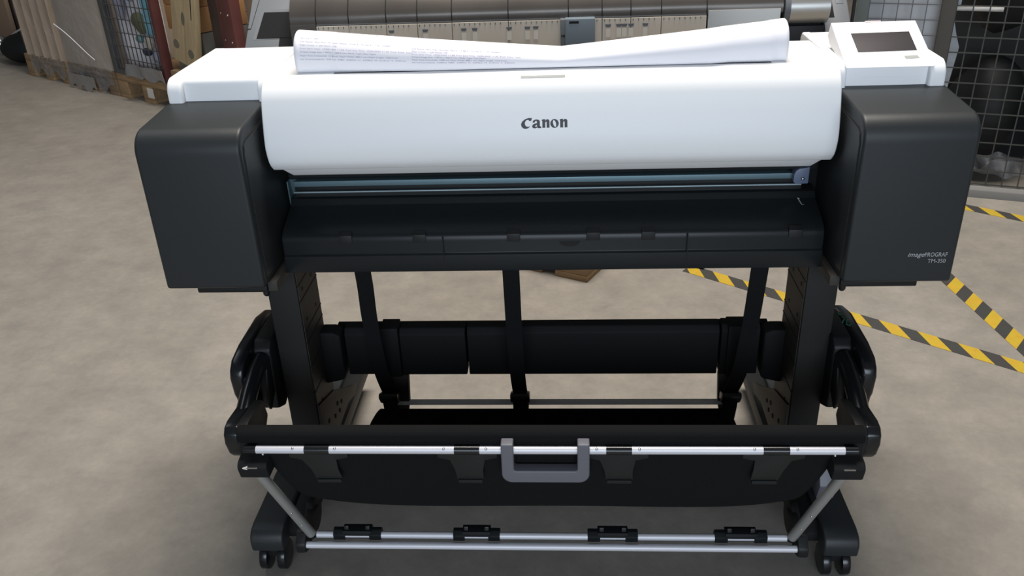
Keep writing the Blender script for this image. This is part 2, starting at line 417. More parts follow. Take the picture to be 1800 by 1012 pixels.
og = G().exx(guide, U(-.4625), U(.4625)).build('output_guide', 'satin', PR, bevel=.0012)
for px in (-.3505, -.2215, -.0590, .077, .170, .415):
    G().exx([(-.2075, .6645), (-.2155, .6585), (-.2165, .645), (-.206, .645)], U(px-.0115), U(px+.0115)).build('guide_tab', 'black', og, bevel=.001)
for px in (-.181, .236):
    G().box(U(px-.0008), U(px+.0008), -.2192, -.20, .592, .655).build('guide_joint', 'seam', og)
g = G()
for i in range(9):
    a = pi+pi*i/8
    pass
g.exy([(U(.037)+.018*cos(pi+pi*i/10), .6435+.010*sin(pi+pi*i/10)) for i in range(11)], -.2152, -.206); g.build('finger_notch', 'seam', og)
g = G()
for a, b in (((.4315, .688), (.4375, .679)), ((.4375, .679), (.4400, .673)), ((.4315, .688), (.4345, .687)), ((.4365, .681), (.4395, .681)), ((.439, .675), (.4425, .6745))):
    def on(p): 
        yy = -.145-(.686-p[1])*2.1
        return (U(p[0]), yy-.001, p[1]-.001)
    g.tube([on(a), on(b)], .0008, 6)
g.build('guide_mark', 'silverink', og)

# --- control panel
pv = Vector((0, .11, .048)).normalized(); pn = Vector((0, -pv.z, pv.y)); p0 = Vector((.4845, -.15, .9145))
def PP(u, v, w): return tuple(p0+Vector((u, 0, 0))+pv*v+pn*w)
g = G()
g.poly_extrude([PP(0, v, w_) for v, w_ in ((-.004, -.002), (0, 0), (.1195, 0), (.1195, -.026), (.10, -.030), (.012, -.010))], (.139, 0, 0))
cp = g.build('control_panel', 'white2', PR, bevel=.003, seg=3)
g = G(); g.poly_extrude([PP(u, v, .0004) for u, v in ((.0265, .0345), (.1205, .0365), (.1205, .0885), (.0255, .0870))], tuple(-pn*.003))
g.build('touch_screen', 'screen', cp, bevel=.0008)
g = G(); g.poly_extrude([PP(u, v, .0005) for u, v in ((.0975, .0150), (.1185, .0160), (.1175, .0235), (.0965, .0225))], tuple(-pn*.002)); g.build('button_label', 'label', cp)
g = G(); g.poly_extrude([PP(u, v, .0005) for u, v in ((.056, .1165), (.082, .1165), (.082, .1205), (.056, .1205))], tuple(-pn*.006)); g.build('status_lamp', 'labelpink', cp)
g = G(); g.poly_extrude([PP(u, v, -.022) for u, v in ((.03, .0), (.12, .0), (.12, .08), (.03, .06))], tuple(-pn*.02)); g.build('panel_arm', 'white2', cp)

# --- stand posts
for s in (-1, 1):
    x0, x1 = sorted((s*.463, s*.519))
    po = G().box(x0, x1, -.169, -.043, .10, .603).build('stand_post', 'post', PR, bevel=.003)
    xi = s*.463
    G().exx([(-.164, .145), (-.047, .145), (-.047, .585), (-.164, .585)], *sorted((xi-s*.0012, xi+s*.004))).build('inner_plate', 'brownmetal', po)
    for z in (.535, .502, .437, .412, .36, .30): G().box(*sorted((xi-s*.0018, xi+s*.003)), -.165, -.046, z-.0012, z+.0012).build('plate_joint', 'seam', po)
    for y, z in ((-.08, .519), (-.141, .520), (-.078, .452), (-.141, .455), (-.09, .30), (-.13, .26), (-.08, .225)):
        G().cyl((xi-s*.0019, y, z), (xi+s*.003, y, z), .0042, 10).build('plate_slot', 'seam', po)
    # gusset at the post foot
    gx = s*.458
    gs = [(-.165, .10), (-.165, .27), (-.06, .235), (.06, .165), (.118, .137), (.098, .121), (.027, .142), (-.06, .138), (-.075, .10)]
    gu = G().exx(gs, *sorted((gx, gx+s*.006))).build('foot_gusset', 'gussetmetal', PR, bevel=.001)
    for y, z in ((-.05, .195), (-.02, .18), (-.075, .18), (-.09, .155), (-.04, .17), (-.12, .20)):
        G().cyl((gx-s*.0015, y, z), (gx+s*.003, y, z), .005, 10).build('gusset_bolt', 'seam', gu)
    # rounded cover where the cross bar meets the post
    prof = [(s*.463, .268), (s*.463, .389), (s*.436, .389), (s*.421, .382), (s*.421, .283), (s*.428, .276)]
    G().exy(prof, -.085, -.045).build('bar_end_cover', 'matte', PR, bevel=.005, seg=3)

# --- cross bar in sections, with hangers for the rear tube
for i, (a, b, zt, zb) in enumerate(((-.418, -.309, .385, .277), (-.305, -.1705, .3835, .276), (-.1665, -.0605, .385, .276), (-.0555, .3385, .3865, .276), (.3425, .418, .388, .276))):
    G().exx([(-.064, zb), (-.064, zt-.012), (-.055, zt), (-.03, zt), (-.03, zb)], a, b).build('cross_bar_cover', 'matte', PR, bevel=.0025)
G().box(-.44, .44, -.0295, -.012, .285, .375).build('cross_bar', 'dark', PR)
for s, x in ((-1, -.318), (1, .366)):
    pr = [(x-s*.002+q*s, z) for q, z in ((-.018, .392), (.018, .392), (.0, .276), (-.004, .19), (.026, .19), (.03, .276))]
    hg = G().exy([(x+s*(-.024), .276), (x+s*.016, .276), (x+s*.016, .165), (x+s*(-.012), .165), (x+s*(-.020), .205)], -.066, -.05).build('tube_hanger', 'brownmetal', PR, bevel=.002)
    G().cyl((x+s*.002, -.0672, .235), (x+s*.002, -.06, .235), .006, 12).build('hanger_slot', 'seam', hg)
    G().exx([(-.072, .276), (-.072, .391), (-.03, .391), (-.03, .276)], *sorted((x-s*.012, x+s*.024))).build('hanger_bracket', 'matte', PR, bevel=.002)

# --- rear basket tube and straps
G().cyl((-.335, -.062, .206), (.372, -.062, .206), .0062, 16).build('rear_tube', 'alud', PR)
def ribbon(name, ctr, w, th, mat, parent, n=24, wx=(1, 0)):
    pts = catmull(ctr, n); g = G(); rings = []
    for i, p in enumerate(pts):
        p = Vector(p); t = (Vector(pts[min(i+1, n-1)])-Vector(pts[max(i-1, 0)])).normalized()
        side = Vector((1, 0, 0)); side = (side-t*side.dot(t)).normalized(); nn = t.cross(side)
        rings.append([g.bm.verts.new(p+side*a*w/2+nn*b*th/2) for a, b in ((-1, -1), (1, -1), (1, 1), (-1, 1))])
    for i in range(n-1):
        for k in range(4): g.bm.faces.new((rings[i][k], rings[i][(k+1) % 4], rings[i+1][(k+1) % 4], rings[i+1][k]))
    g.bm.faces.new(rings[0][::-1]); g.bm.faces.new(rings[-1])
    return g.build(name, mat, parent)
for xa, xb, xc in ((-.338, -.343, -.334), (-.063, -.064, -.062), (.372, .374, .366)):
    dy = .03 if xa < -.3 else .0
    st = ribbon('basket_strap', [(xa, -.196+dy, .598), (xa, -.183+dy, .53), (xb, -.155+dy*.8, .44), (xb, -.108+dy*.4, .31), (xc, -.075, .235)], .030, .003, 'webbing', PR)
    d = -1 if xa < -.3 else (1 if xa > .3 else 0)
    bk = G().exx([(-.098, .252), (-.104, .243), (-.090, .222), (-.070, .222), (-.070, .24)], xc-.020, xc+.020).build('strap_buckle', 'satin', st, bevel=.004)
    ribbon('strap_tail', [(xc, -.090, .235), (xc-d*.005, -.098, .200), (xc-d*.012, -.102, .165)], .029, .006, 'webbing', st, 8)
G().box(-.052, -.046, -.072, -.055, .19, .212).build('tube_clip', 'black', PR)

# --- cloth basket
prof = catmull([(-.4375, .397), (-.4395, .372), (-.432, .335), (-.410, .270), (-.375, .205), (-.325, .160), (-.265, .135), (-.20, .135), (-.14, .160), (-.10, .190), (-.082, .203)], 44)
def cloth(u, v):
    k = v*(len(prof)-1); i = min(int(k), len(prof)-2); f = k-i
    y = prof[i][0]*(1-f)+prof[i+1][0]*f; z = prof[i][1]*(1-f)+prof[i+1][1]*f
    # narrower towards the bottom and the back, corners drawn up
    hw = .474 - .055*max(0, min(1, (v-.12)/.4)) - .06*max(0, (v-.55)/.45)
    a = 2*u-1
    e = abs(a)**6
    z += e*.018*sin(pi*min(1, v*1.1)); z += .0012*sin(a*5+1)*sin(pi*v)
    return (B(a*hw)+(.01*max(0, v-.5)), y, z)
G().grid(cloth, 60, 44).build('basket_cloth', 'fabric', PR, solid=.0022, smooth=80)
# --- roller at the front and its end caps
G().cyl((B(-.505), -.428, .3975), (B(.505), -.428, .3975), .0148, 24).build('front_roller', 'fabric', PR)
ft = G().cyl((B(-.4755), -.4460, .3795), (B(.4765), -.4460, .3795), .0068, 20).build('front_tube', 'alu', PR)
for px, pz in ((-.412, .386), (-.342, .386), (-.163, .386), (-.094, .386), (.084, .386), (.152, .386), (.333, .386), (.40, .386), (-.463, .373), (.459, .373)):
    G().ball((B(px), -.4500 if pz > .38 else -.4505, pz-.0015 if pz > .38 else pz), .0024, seg=10).build('tube_screw', 'screw', ft)
for i, px in enumerate((-.3725, -.1255, .1195, .3675)):
    cl = G().cyl((B(px-.0205), -.4460, .3795), (B(px+.0205), -.4460, .3795), .0080, 18).build('tube_clip', 'gloss', PR)
    x = B(px)
    dd = .012 if i in (0, 3) else .002
    dd *= -1 if i == 3 else 1
    hk = [(x-.021, .377), (x+.021, .377), (x+.024, .372), (x+.048, .368), (x+.048, .361), (x+.028, .356), (x+.023+dd*.5, .336), (x+.022+dd, .317), (x-.022+dd, .317), (x-.024+dd*.6, .336), (x-.030, .356), (x-.050, .361), (x-.050, .368), (x-.024, .372)]
    G().exy(hk, -.4435, -.4390).build('clip_hook', 'post', cl, bevel=.001)
    G().box(x-.020+dd, x+.020+dd, -.4465, -.437, .311, .3175).build('hook_lip', 'satin', cl, bevel=.001)
# --- grey handle
hx = .0
g = G()
def rr(x0, x1, z0, z1, r, n=6):
    o = [(x0, z1)]
    o += [(x0+r+r*cos(radians(a)), z0+r+r*sin(radians(a))) for a in [180+90*i/n for i in range(n+1)]]
    o += [(x1-r+r*cos(radians(a)), z0+r+r*sin(radians(a))) for a in [270+90*i/n for i in range(n+1)]]
    o += [(x1, z1)]
    return o
outer = rr(-.0725, .0695, .3235, .400, .017); inner = rr(-.0525, .0500, .3470, .400, .004)
no_, ni = len(outer), len(inner)
poly = outer + inner[::-1]
g.exy([(x, z) for x, z in poly], -.4600, -.4385)
hd = g.build('pull_handle', 'handle', PR, bevel=.0025, seg=3)
# --- end caps, brackets
for s in (-1, 1):
    cap = [(-.31, .384), (-.380, .391), (-.397, .388), (-.406, .377), (-.408, .360), (-.400, .335), (-.388, .320), (-.370, .314), (-.33, .318), (-.30, .345)]
    x0, x1 = sorted((B(s*.521), B(s*.545)))
    ca = G().exx(cap, x0, x1).build('roller_end_cap', 'gloss', PR, bevel=.004, seg=3)
    G().exx([(y*1.02+.002, z*1.02-.004) for y, z in cap], *sorted((B(s*.503), B(s*.5205)))).build('cap_flange', 'black', ca, bevel=.003)
    bx = [(-.462, .352), (-.456, .328), (-.415, .328), (-.400, .385), (-.415, .392), (-.434, .384), (-.437, .364), (-.457, .360)]
    br = G().exx(bx, *sorted((B(s*.457), B(s*.507)))).build('tube_bracket', 'matte', PR, bevel=.003)
    G().cyl((B(s*.474), -.446, .3795), (B(s*.494), -.446, .3795), .0072, 18).build('tube_plug', 'gloss', br)
    G().cyl((B(s*.482), -.435, .318), (B(s*.482), -.435, .33), .004, 10).build('bracket_peg', 'black', br)
    g = G(); g.box(*sorted((B(s*.472), B(s*.490))), -.4640, -.459, .3535, .3545); g.build('bracket_pin', 'screw', br)
    if s < 0:
        g = G(); g.exy([(B(-.497), .3535), (B(-.489), .3560), (B(-.489), .3510)], -.4640, -.459); g.build('white_arrow', 'lightbar', br)
    # side arm cover: a broad curved rim around the swinging arm
    arm = [(-.045, .424), (-.10, .4365), (-.20, .4345), (-.243, .427), (-.260, .414), (-.266, .398), (-.262, .36), (-.256, .347), (-.252, .325), (-.235, .31), (-.20, .30), (-.10, .32), (-.05, .37)]
    ao = G().exx(arm, *sorted((B(s*.553), B(s*.579)))).build('arm_cover', 'gloss', PR, bevel=.007, seg=3)
    inn = [(-.045, .424), (-.10, .4365), (-.185, .434), (-.200, .42), (-.203, .36), (-.205, .292), (-.170, .275), (-.12, .30), (-.05, .36)]
    G().exx(inn, *sorted((B(s*.5195), B(s*.5535)))).build('arm_plate', 'black', ao, bevel=.005, seg=3)
    G().tube([(B(s*.5385), -.205, .402), (B(s*.5375), -.245, .398), (B(s*.534), -.30, .385), (B(s*.530), -.365, .362)], .0165, 14).build('swing_arm', 'gloss', ao)
    G().exx([(-.200, .41), (-.225, .395), (-.245, .33), (-.235, .31), (-.205, .33)], *sorted((B(s*.5225), B(s*.5285)))).build('arm_rib', 'satin', ao, bevel=.002)
    if s > 0:
        g = G()
        mk = [[(.549, -.100), (.553, -.108)], [(.554, -.112), (.555, -.124), (.549, -.132), (.5475, -.137)], [(.562, -.120), (.557, -.130), (.553, -.144), (.556, -.149), (.562, -.142), (.560, -.134)]]
        for ln in mk: g.tube([(a, b, .4352+.0) for a, b in ln], .0014, 6)
        g.build('green_mark', 'green', ao)
# --- slanting rods and bottom tubes
for s in (-1, 1):
    rd = G().cyl((B(s*.483), -.443, .335), (B(s*.4330), -.384, .139), .0088, 18).build('slanting_rod', 'rod', PR)
    G().cyl((B(s*.4385), -.390, .158), (B(s*.4310), -.3815, .131), .0062, 12).build('rod_tip', 'satin', rd)
    for t in (.62, .82):
        p = Vector((B(s*.483), -.443, .335)).lerp(Vector((B(s*.4330), -.384, .139)), t)
        G().ball(tuple(p+Vector((-s*.002, -.0085, .002))), .0021, seg=8).build('rod_screw', 'screw', rd)
G().cyl((B(-.4240), -.380, .134), (B(.4250), -.380, .134), .0064, 16).build('lower_tube', 'alu', PR)
G().cyl((B(-.4440), -.397, .1245), (B(.4470), -.397, .1245), .0064, 16).build('lower_tube', 'alu', PR)
for s in (-1, 1):
    G().exx([(-.408, .114), (-.408, .132), (-.390, .150), (-.365, .150), (-.30, .135), (-.30, .105), (-.39, .105)], *sorted((B(s*.440), B(s*.4585)))).build('tube_socket', 'black', PR, bevel=.004)
    G().cyl((B(s*.4475), -.300, .112), (B(s*.4625), -.300, .112), .034, 28).build('pivot_disc', 'black', PR, bevel=.003)
for i, (a, b) in enumerate(((-.3925, -.304), (-.1715, -.0865), (.072, .162), (.298, .3905))):
    w = b-a; a += BX; b += BX
    g = G().exx([(-.3875, .1275), (-.3875, .140), (-.380, .1455), (-.372, .1455), (-.3665, .138), (-.3665, .1275)], a, a+w*.25)
    g.exx([(-.3875, .1275), (-.3875, .140), (-.380, .1455), (-.372, .1455), (-.3665, .138), (-.3665, .1275)], b-w*.25, b)
    g.box(a+w*.2, b-w*.2, -.386, -.366, .130, .147)
    for q in (.28, .72): g.exx([(-.383, .143), (-.380, .154), (-.376, .154), (-.370, .143)], a+w*q-.004, a+w*q+.004)
    g.build('lower_clip', 'satin', PR, bevel=.0012)
# --- feet and castors
for s in (-1, 1):
    fo = [(-.356, .066), (-.358, .088)] + catmull([(-.358, .088), (-.354, .100), (-.344, .109), (-.325, .113)], 8)[1:] + [(-.20, .113), (.20, .113), (.35, .10), (.35, .066)]
    x0, x1 = sorted((B(s*.503), B(s*.566)))
    f_ = G().exx(fo, x0, x1).build('foot_cover', 'charcoal', PR, bevel=.005, seg=3)
    fi = [(-.320, .070), (-.322, .09), (-.30, .104), (.2, .104), (.3, .095), (.3, .07)]
    G().exx(fi, *sorted((B(s*.463), B(s*.5035)))).build('foot_inner', 'black', PR, bevel=.003)
    for y in (-.322, .30):
        cs = G().box(*sorted((B(s*.522), B(s*.548))), y-.014, y+.018, .035, .068).build('caster', 'black', PR, bevel=.003)
        for q in (-1, 1):
            xc = B(s*.535)+q*.0175
            wh = G().cyl((xc-.0075, y, .0295), (xc+.0075, y, .0295), .0295, 28).build('wheel', 'gloss', cs, bevel=.002)
if True:
    G().exx([(-.250, .1125), (-.262, .150), (-.235, .200), (-.215, .190), (-.205, .1125)], B(.512), B(.545)).build('handle_tag', 'handle', PR, bevel=.003)

# ================================================================== PAPER ON TOP
def hgt(x):
    a = .0620 - (x+.41)*(.062-.0235)/.44
    b = .0235 + (x-.03)*(.0585-.0235)/.36
    return max(a if x < .03 else .0, b if x >= .03 else .0, .0235)
def paper_section(x):
    h = hgt(x); z0 = .9242
    yc = -.1440
    if x > -.345: yc = -.1460-.0080*min(1, (x+.345)/.155)
    if x > .27: yc += .0047*min(1, (x-.27)/.03)
    if x > .368: yc += .004
    P = [(yc+.075, .0004), (yc+.03, .0004), (yc+.0015, .0006), (yc-.0035, .30*h), (yc-.001, .62*h), (yc+.011, .88*h), (yc+.033, 1.0*h), (yc+.06, .93*h), (yc+.08, .70*h), (yc+.088, .38*h), (yc+.08, .12*h), (yc+.065, .06*h)]
    return [(y, z0+z) for y, z in P]
SEC = {}
def paper_pt(x, t, off=0.0):
    P = paper_section(x)
    k = t*(len(P)-1); a = min(int(k), len(P)-2); f = k-a
    p0, p1, p2, p3 = P[max(a-1, 0)], P[a], P[a+1], P[min(a+2, len(P)-1)]
    q = [.5*(2*p1[d]+(-p0[d]+p2[d])*f+(2*p0[d]-5*p1[d]+4*p2[d]-p3[d])*f*f+(-p0[d]+3*p1[d]-3*p2[d]+p3[d])*f**3) for d in (0, 1)]
    tq = [.5*((-p0[d]+p2[d])+2*(2*p0[d]-5*p1[d]+4*p2[d]-p3[d])*f+3*(-p0[d]+3*p1[d]-3*p2[d]+p3[d])*f*f) for d in (0, 1)]
    L = math.hypot(*tq) or 1
    ny, nz = -tq[1]/L, tq[0]/L
    return (x, q[0]+ny*off, q[1]+nz*off)
pa = G().grid(lambda u, v: paper_pt(-.4085+.800*u, v), 121, 64).build('paper_sheet', 'paper', None, smooth=80)
pm = pa.modifiers.new('thickness', 'SOLIDIFY'); pm.thickness = .0005; pm.offset = 0
tag(pa, 'long curled white paper printout lying across the top of the front printer', 'paper')
rows_l = [('Job #', .030, .455), ('Job Name: Main Run, Number Name: 10-06-2... to the 21:  1.6  102404', .150, .425), ('Page Count: 1, Job Status: OK', .062, .398),
          ('Print Start Time: 10/06/2020 11:38, Print End Time: 10/06/2020 11:39, Print Time: 1min', .186, .371), ('Output Image Size: 1189.0 x 1682.0 mm, Media Type: Plain Paper', .127, .345),
          ('Paper Area Consumed: 1.098 m2, Paper Width: 888.1 mm, Paper Length: 1236.4 mm', .163, .318), ('Ink Consumed(ml):  0.000ml  MBK:  0.027ml  C:  0.078ml  M:  0.131ml  Y:  0.051ml', .175, .292)]
def paper_text(x0, s, width, t, hh):
    def fn(u, v):
        x = x0+u
        return paper_pt(x, t+v/(hgt(x)*1.0)*.165, .0007)
    text_obj('printed_text', s, 'ink', pa, fn, width=width, height=hh)
for s, w, t in rows_l: paper_text(-.398, s, w, t, .0032)
for i, (s, w, t) in enumerate(rows_l):
    if i: paper_text(-.212, s, w*.95, t-.012, .0032)
for i, (s, w, t) in enumerate(rows_l[1:]):
    paper_text(-.385+.012*i, s, .19, .545+.018*i, .0022)

# ================================================================== SECOND PRINTER BEHIND
BP = thing('large_printer', 'large grey printer with smoked hood and beige platen standing behind the white printer', 'printer', (0, 1.1, 0))
# local frame: y measured from the front edge
G().box(-.79, .80, .02, .55, .56, .70).build('lower_body', 'g_mid', BP, bevel=.01)
G().box(-.80, .80, .03, .50, .69, .80).build('inner_body', 'dark', BP)
hp = catmull([(.002, .781), (.006, .812), (.040, .858), (.085, .888), (.15, .908), (.25, .915)], 18)
hood_p = hp + [(.25, .905)] + [(y+.006, z-.006) for y, z in hp[::-1]]
hx_ = [-.795, -.715, -.615, -.500, -.405, -.300, -.130, .050, .150, .235, .325, .458]
hd2 = G().exx(hood_p, -.795, .680).build('hood', 'hood', BP)
for x in hx_[1:-1] + [.458]:
    G().exx([(y-.0012, z+.0012) for y, z in hp] + [(y+.003, z-.003) for y, z in hp[::-1]], x-.0014, x+.0014).build('hood_joint', 'seam', hd2)
G().exx([(.0, .778), (.0, .781), (.02, .781), (.02, .774)], -.715, .458).build('strip_edge', 'g_light', BP)
G().exx([(-.005, .655), (-.003, .782), (.03, .782), (.03, .655)], -.795, -.716).build('hood_end', 'hood', BP)
for i in range(len(hx_)-1):
    if hx_[i] < -.72: continue
    sp = G().exx([(-.006, .66), (-.004, .776), (.03, .776), (.03, .66)], hx_[i]+.001, hx_[i+1]-.001).build('platen_segment', 'strip', BP)
    n = max(2, int((hx_[i+1]-hx_[i])/.016))
    g = G()
    for k in range(n): 
        xx = hx_[i]+.006+k*.0155
        if xx < hx_[i+1]-.006: g.box(xx, xx+.002, -.0062, -.003, .768, .7745)
    g.build('platen_ticks', 'g_mid', sp)
for x in (-.485, -.382, -.265, -.232, -.128, -.073, -.048, .168, .200, .216, .236, .278):
    nt_ = G().exy([(x-.009, .760), (x+.009, .760), (x+.006, .752), (x-.006, .752)], -.0068, -.0045).build('platen_latch', 'g_mid', BP)
    G().box(x-.007, x+.007, -.0066, -.0045, .722, .748).build('platen_label', 'striplabel', BP)
# right platen piece and silver roll
G().exx([(-.004, .66), (-.002, .79), (.03, .80), (.03, .66)], .462, .672).build('platen_end', 'silver', BP)
sr = G().cyl((.700, .045, .788), (.815, .045, .788), .050, 36).build('silver_roll', 'silver', BP)
G().cyl((.684, .045, .788), (.700, .045, .788), .054, 36).build('roll_flange', 'g_mid', sr)
# carriage
ca = G().box(.040, .128, -.030, .02, .640, .782).build('carriage', 'carriage', BP, bevel=.002)
G().box(.026, .0405, -.026, .02, .640, .780).build('carriage_side', 'g_light', ca, bevel=.001)
G().box(.052, .080, -.0312, -.028, .769, .776).build('carriage_slot', 'seam', ca)
g = G(); g.box(.0285, .0315, -.0272, -.025, .7295, .7365); g.box(.033, .0355, -.0272, -.025, .7295, .7365); g.box(.036, .0385, -.0272, -.025, .7295, .7365); g.build('carriage_mark', 'seam', ca)
# end housings with a sloped face
for s in (-1, 1):
    if s < 0: xa, xb = -.952, -.800
    else: xa, xb = .812, .890
    pr = [(.0, .56), (.0, .702), (.006, .712), (.155, .842), (.18, .852), (.52, .862), (.55, .84), (.55, .56)]
    eh = G().exx(pr, xa, xb).build('end_housing', 'g_light' if s < 0 else 'g_mid', BP, bevel=.004)
    def slope(x, t, o): # t along the sloped face 0..1, o above it
        return (x, .006+.149*t-.0066*o/.01, .712+.13*t+.0075*o/.01)
    if s < 0:
        g = G().poly_extrude([slope(x, t, .0006) for x, t in ((-.930, .18), (-.800, .18), (-.800, .76), (-.915, .76))], (0, .007, -.008)); g.build('recess_frame', 'g_mid', eh)
        g = G().poly_extrude([slope(x, t, .0022) for x, t in ((-.918, .20), (-.800, .20), (-.800, .70), (-.906, .70))], (0, .007, -.008)); g.build('recess', 'dark', eh)
        g = G().poly_extrude([slope(x, t, .0012) for x, t in ((-.845, -.10), (-.799, -.10), (-.799, .22), (-.845, .22))], (0, .007, -.008)); g.build('recess_lower', 'dark', eh)
        g = G().poly_extrude([slope(x, t, .0008) for x, t in ((-.953, .38), (-.9405, .38), (-.9405, .40), (-.953, .40))], (0, .007, -.008))
        g.poly_extrude([slope(x, t, .0008) for x, t in ((-.942, .40), (-.9405, .40), (-.925, 1.05), (-.9265, 1.05))], (0, .007, -.008)); g.build('casing_joint', 'seam', eh)
    else:
        G().poly_extrude([slope(x, t, .001) for x, t in ((.812, .30), (.845, .30), (.842, .98), (.812, .98))], (0, .007, -.008)).build('recess', 'dark', eh)
        G().poly_extrude([slope(x, t, .001) for x, t in ((.856, .55), (.878, .55), (.872, 1.0), (.850, 1.0))], (0, .007, -.008)).build('side_button_plate', 'g_light', eh, bevel=.001)
        G().box(.858, .872, .16, .20, .850, .858).build('blue_button', 'bluebtn', eh, bevel=.001)
    for y in (.10, .46):
        lx = -.86 if s < 0 else .84
        G().box(lx-.03, lx+.03, y-.03, y+.03, .0, .56).build('leg', 'black', BP, bevel=.004)
G().box(.676, .812, .02, .5, .66, .735).build('roll_bed', 'black', BP, bevel=.004)

# ================================================================== PALLETS AND LOADS
def pallet(parent_loc, rz, w, d, label, mat='woodp', blocks=(0, .5, 1), bw=.10):
    r = thing('wooden_pallet', label, 'pallet', parent_loc, rz, 'wooden pallets on the warehouse floor')
    for k in blocks:
        x = (w-bw)*k
        G().box(x, x+bw, 0, d, 0, .022).build('bottom_board', mat, r, bevel=.002)
        for y in (0, (d-.14)/2, d-.14):
            G().box(x, x+bw, y, y+.14, .022, .100).build('block', mat, r, bevel=.003)
    for y in (0, (d-.14)/2, d-.14):
        G().box(0, w, y, y+.14, .100, .122).build('stringer_board', mat, r, bevel=.002)
    n = 5; bwid = .12
    for i in range(n):
        x = (w-bwid)*i/(n-1) if w < d else 0
        G().box((w-bwid)*i/(n-1), (w-bwid)*i/(n-1)+bwid, 0, d, .122, .144).build('deck_board', mat, r, bevel=.002)
    return r
LP1 = Vector((-3.03, 3.685, 0)); LU = Vector((.8253, -.5647, 0)); LV = Vector((.5647, .8253, 0)); LR = math.atan2(-.5647, .8253)
def LL(u, v=0, z=0):
    p = LP1+LU*u+LV*v; return (p.x, p.y, z)
# load 1: ribbed brown carton in film, on a pallet
p1 = pallet(LL(-.565, .0), LR, .55, .8, 'wooden pallet at far left under the ribbed brown carton')
c1 = thing('cardboard_carton', 'tall brown ribbed carton wrapped in clear film, leftmost of the wrapped loads', 'carton', LL(-.49, 0, .144), LR)
ribs = []
nr = 9
W1 = .475
front = []
for i in range(nr*6+1):
    t = i/(nr*6); front.append((t*W1, -.008+.016*abs(sin(t*nr*pi/2))))
G().exz(front + [(W1, .7), (0, .7)], 0, 1.05).build('carton_body', 'cardw', c1, bevel=0)
def crumple(x0, x1, y, z0, z1, amp, seed, sag=.0):
    rnd = random.Random(seed); ph = [(rnd.uniform(6, 40), rnd.uniform(6, 40), rnd.uniform(0, 6.28)) for _ in range(7)]
    def fn(u, v):
        x = x0+(x1-x0)*u; z = z0+(z1-z0)*v
        d = sum(sin(a*x+b*z+c) for a, b, c in ph)/7
        return (x, y-amp*(1+d), z+sag*sin(u*17+seed)*(1-v)**6)
    return fn
G().grid(crumple(.02, W1, -.010, .002, .9, .012, 3, .0), 40, 60).build('film_wrap', 'film', c1, smooth=80)
G().grid(crumple(.10, .54, -.004, .045, .143, .008, 3, .025), 40, 14).build('film_skirt', 'filmd', p1, smooth=80)
# load 2: flat brown carton in film with loose skirt
p2 = pallet(LL(-.005, .0), LR, .535, .8, 'wooden pallet hidden by ragged film under the tall flat grey-brown carton', 'woodd')
c2 = thing('cardboard_carton', 'tall flat grey-brown film-wrapped carton between ribbed carton and mesh cage', 'carton', LL(0, 0, .144), LR)
G().box(0, .525, .0, .7, 0, 1.05).build('carton_body', 'cardg', c2, bevel=.008)
G().grid(crumple(-.005, .533, -.004, .002, .95, .010, 11, .0), 44, 60).build('film_wrap', 'film', c2, smooth=80)
G().grid(crumple(-.002, .538, -.004, .04, .143, .010, 11, .03), 44, 14).build('film_skirt', 'filmd', p2, smooth=80)
def fold(u, v):
    x = .0+.39*u; z = .235-.17*u
    return (x, -.022-.004*sin(v*pi), z+.008*(v-.5)*(.4+.6*abs(sin(u*3.1+.6)))+.007*sin(u*5))
G().grid(fold, 24, 4).build('film_fold', 'bagw', c2, smooth=80)
G().grid(crumple(.045, .345, -.022, .012, .095, .012, 5, .02), 30, 12).build('foil_skirt', 'foil', p2, smooth=60)
# load 3: mesh cage of plastic waste
pallet(LL(.548, .0), LR, .60, .8, 'wooden pallet with paper label under the grey mesh cage')
lb = [o for o in COL.objects if o.name.startswith('wooden_pallet')][-1]
G().box(.30, .36, -.0015, .001, .035, .090).build('paper_label', 'lightbar', lb)
def wire_panel(x0, x1, y, z0, z1, cx, cz, r, rz=None):
    g = G(); n = int(round((x1-x0)/cx)); m = int(round((z1-z0)/cz))
    for i in range(n+1):
        x = x0+(x1-x0)*i/n; g.box(x-r, x+r, y-r, y+r, z0, z1)
    for j in range(m+1):
        z = z0+(z1-z0)*j/m; g.box(x0, x1, y-r*2, y, z-r, z+r)
    return g
cg = thing('mesh_cage', 'grey wire mesh cage with oxide red post, full of plastic waste, on pallet', 'cage', LL(.545, 0, .144), LR)
G().box(.0, .038, -.005, .030, .0, 1.15).build('cage_post', 'greypost', cg, bevel=.003)
wire_panel(.036, .535, .0, .02, 1.13, .040, .072, .0021).build('mesh_panel', 'wire', cg)
G().box(.536, .568, -.02, .03, .0, 1.15).build('cage_post', 'redpost', cg, bevel=.003)
G().box(.0, .55, -.004, .04, .0, .02).build('bottom_rail', 'greypost', cg)
wire_panel(.0, .53, .72, .02, 1.13, .05, .08, .003).build('mesh_panel', 'wire', cg)
G().box(.0, .03, .70, .73, .0, 1.15).build('cage_post', 'greypost', cg, bevel=.003)
def blob(name, mat, u, v, z, rx, ry, rz_, seed, label, cat='bag', group='plastic waste in the mesh cage', amp=.22):
    rnd = random.Random(seed); bm_ = G(); bm_.ball((0, 0, 0), 1, seg=24)
    ph = [(rnd.uniform(-4, 4), rnd.uniform(-4, 4), rnd.uniform(-4, 4), rnd.uniform(0, 6)) for _ in range(6)]
    for vt in bm_.bm.verts:
        c = vt.co; d = 1+amp*sum(sin(a*c.x+b*c.y+e*c.z+f) for a, b, e, f in ph)/2.2
        vt.co = Vector((c.x*rx*d, c.y*ry*d, c.z*rz_*d))
    o = bm_.build(name, mat, None, smooth=70); return o, tag(o, label, cat, group)
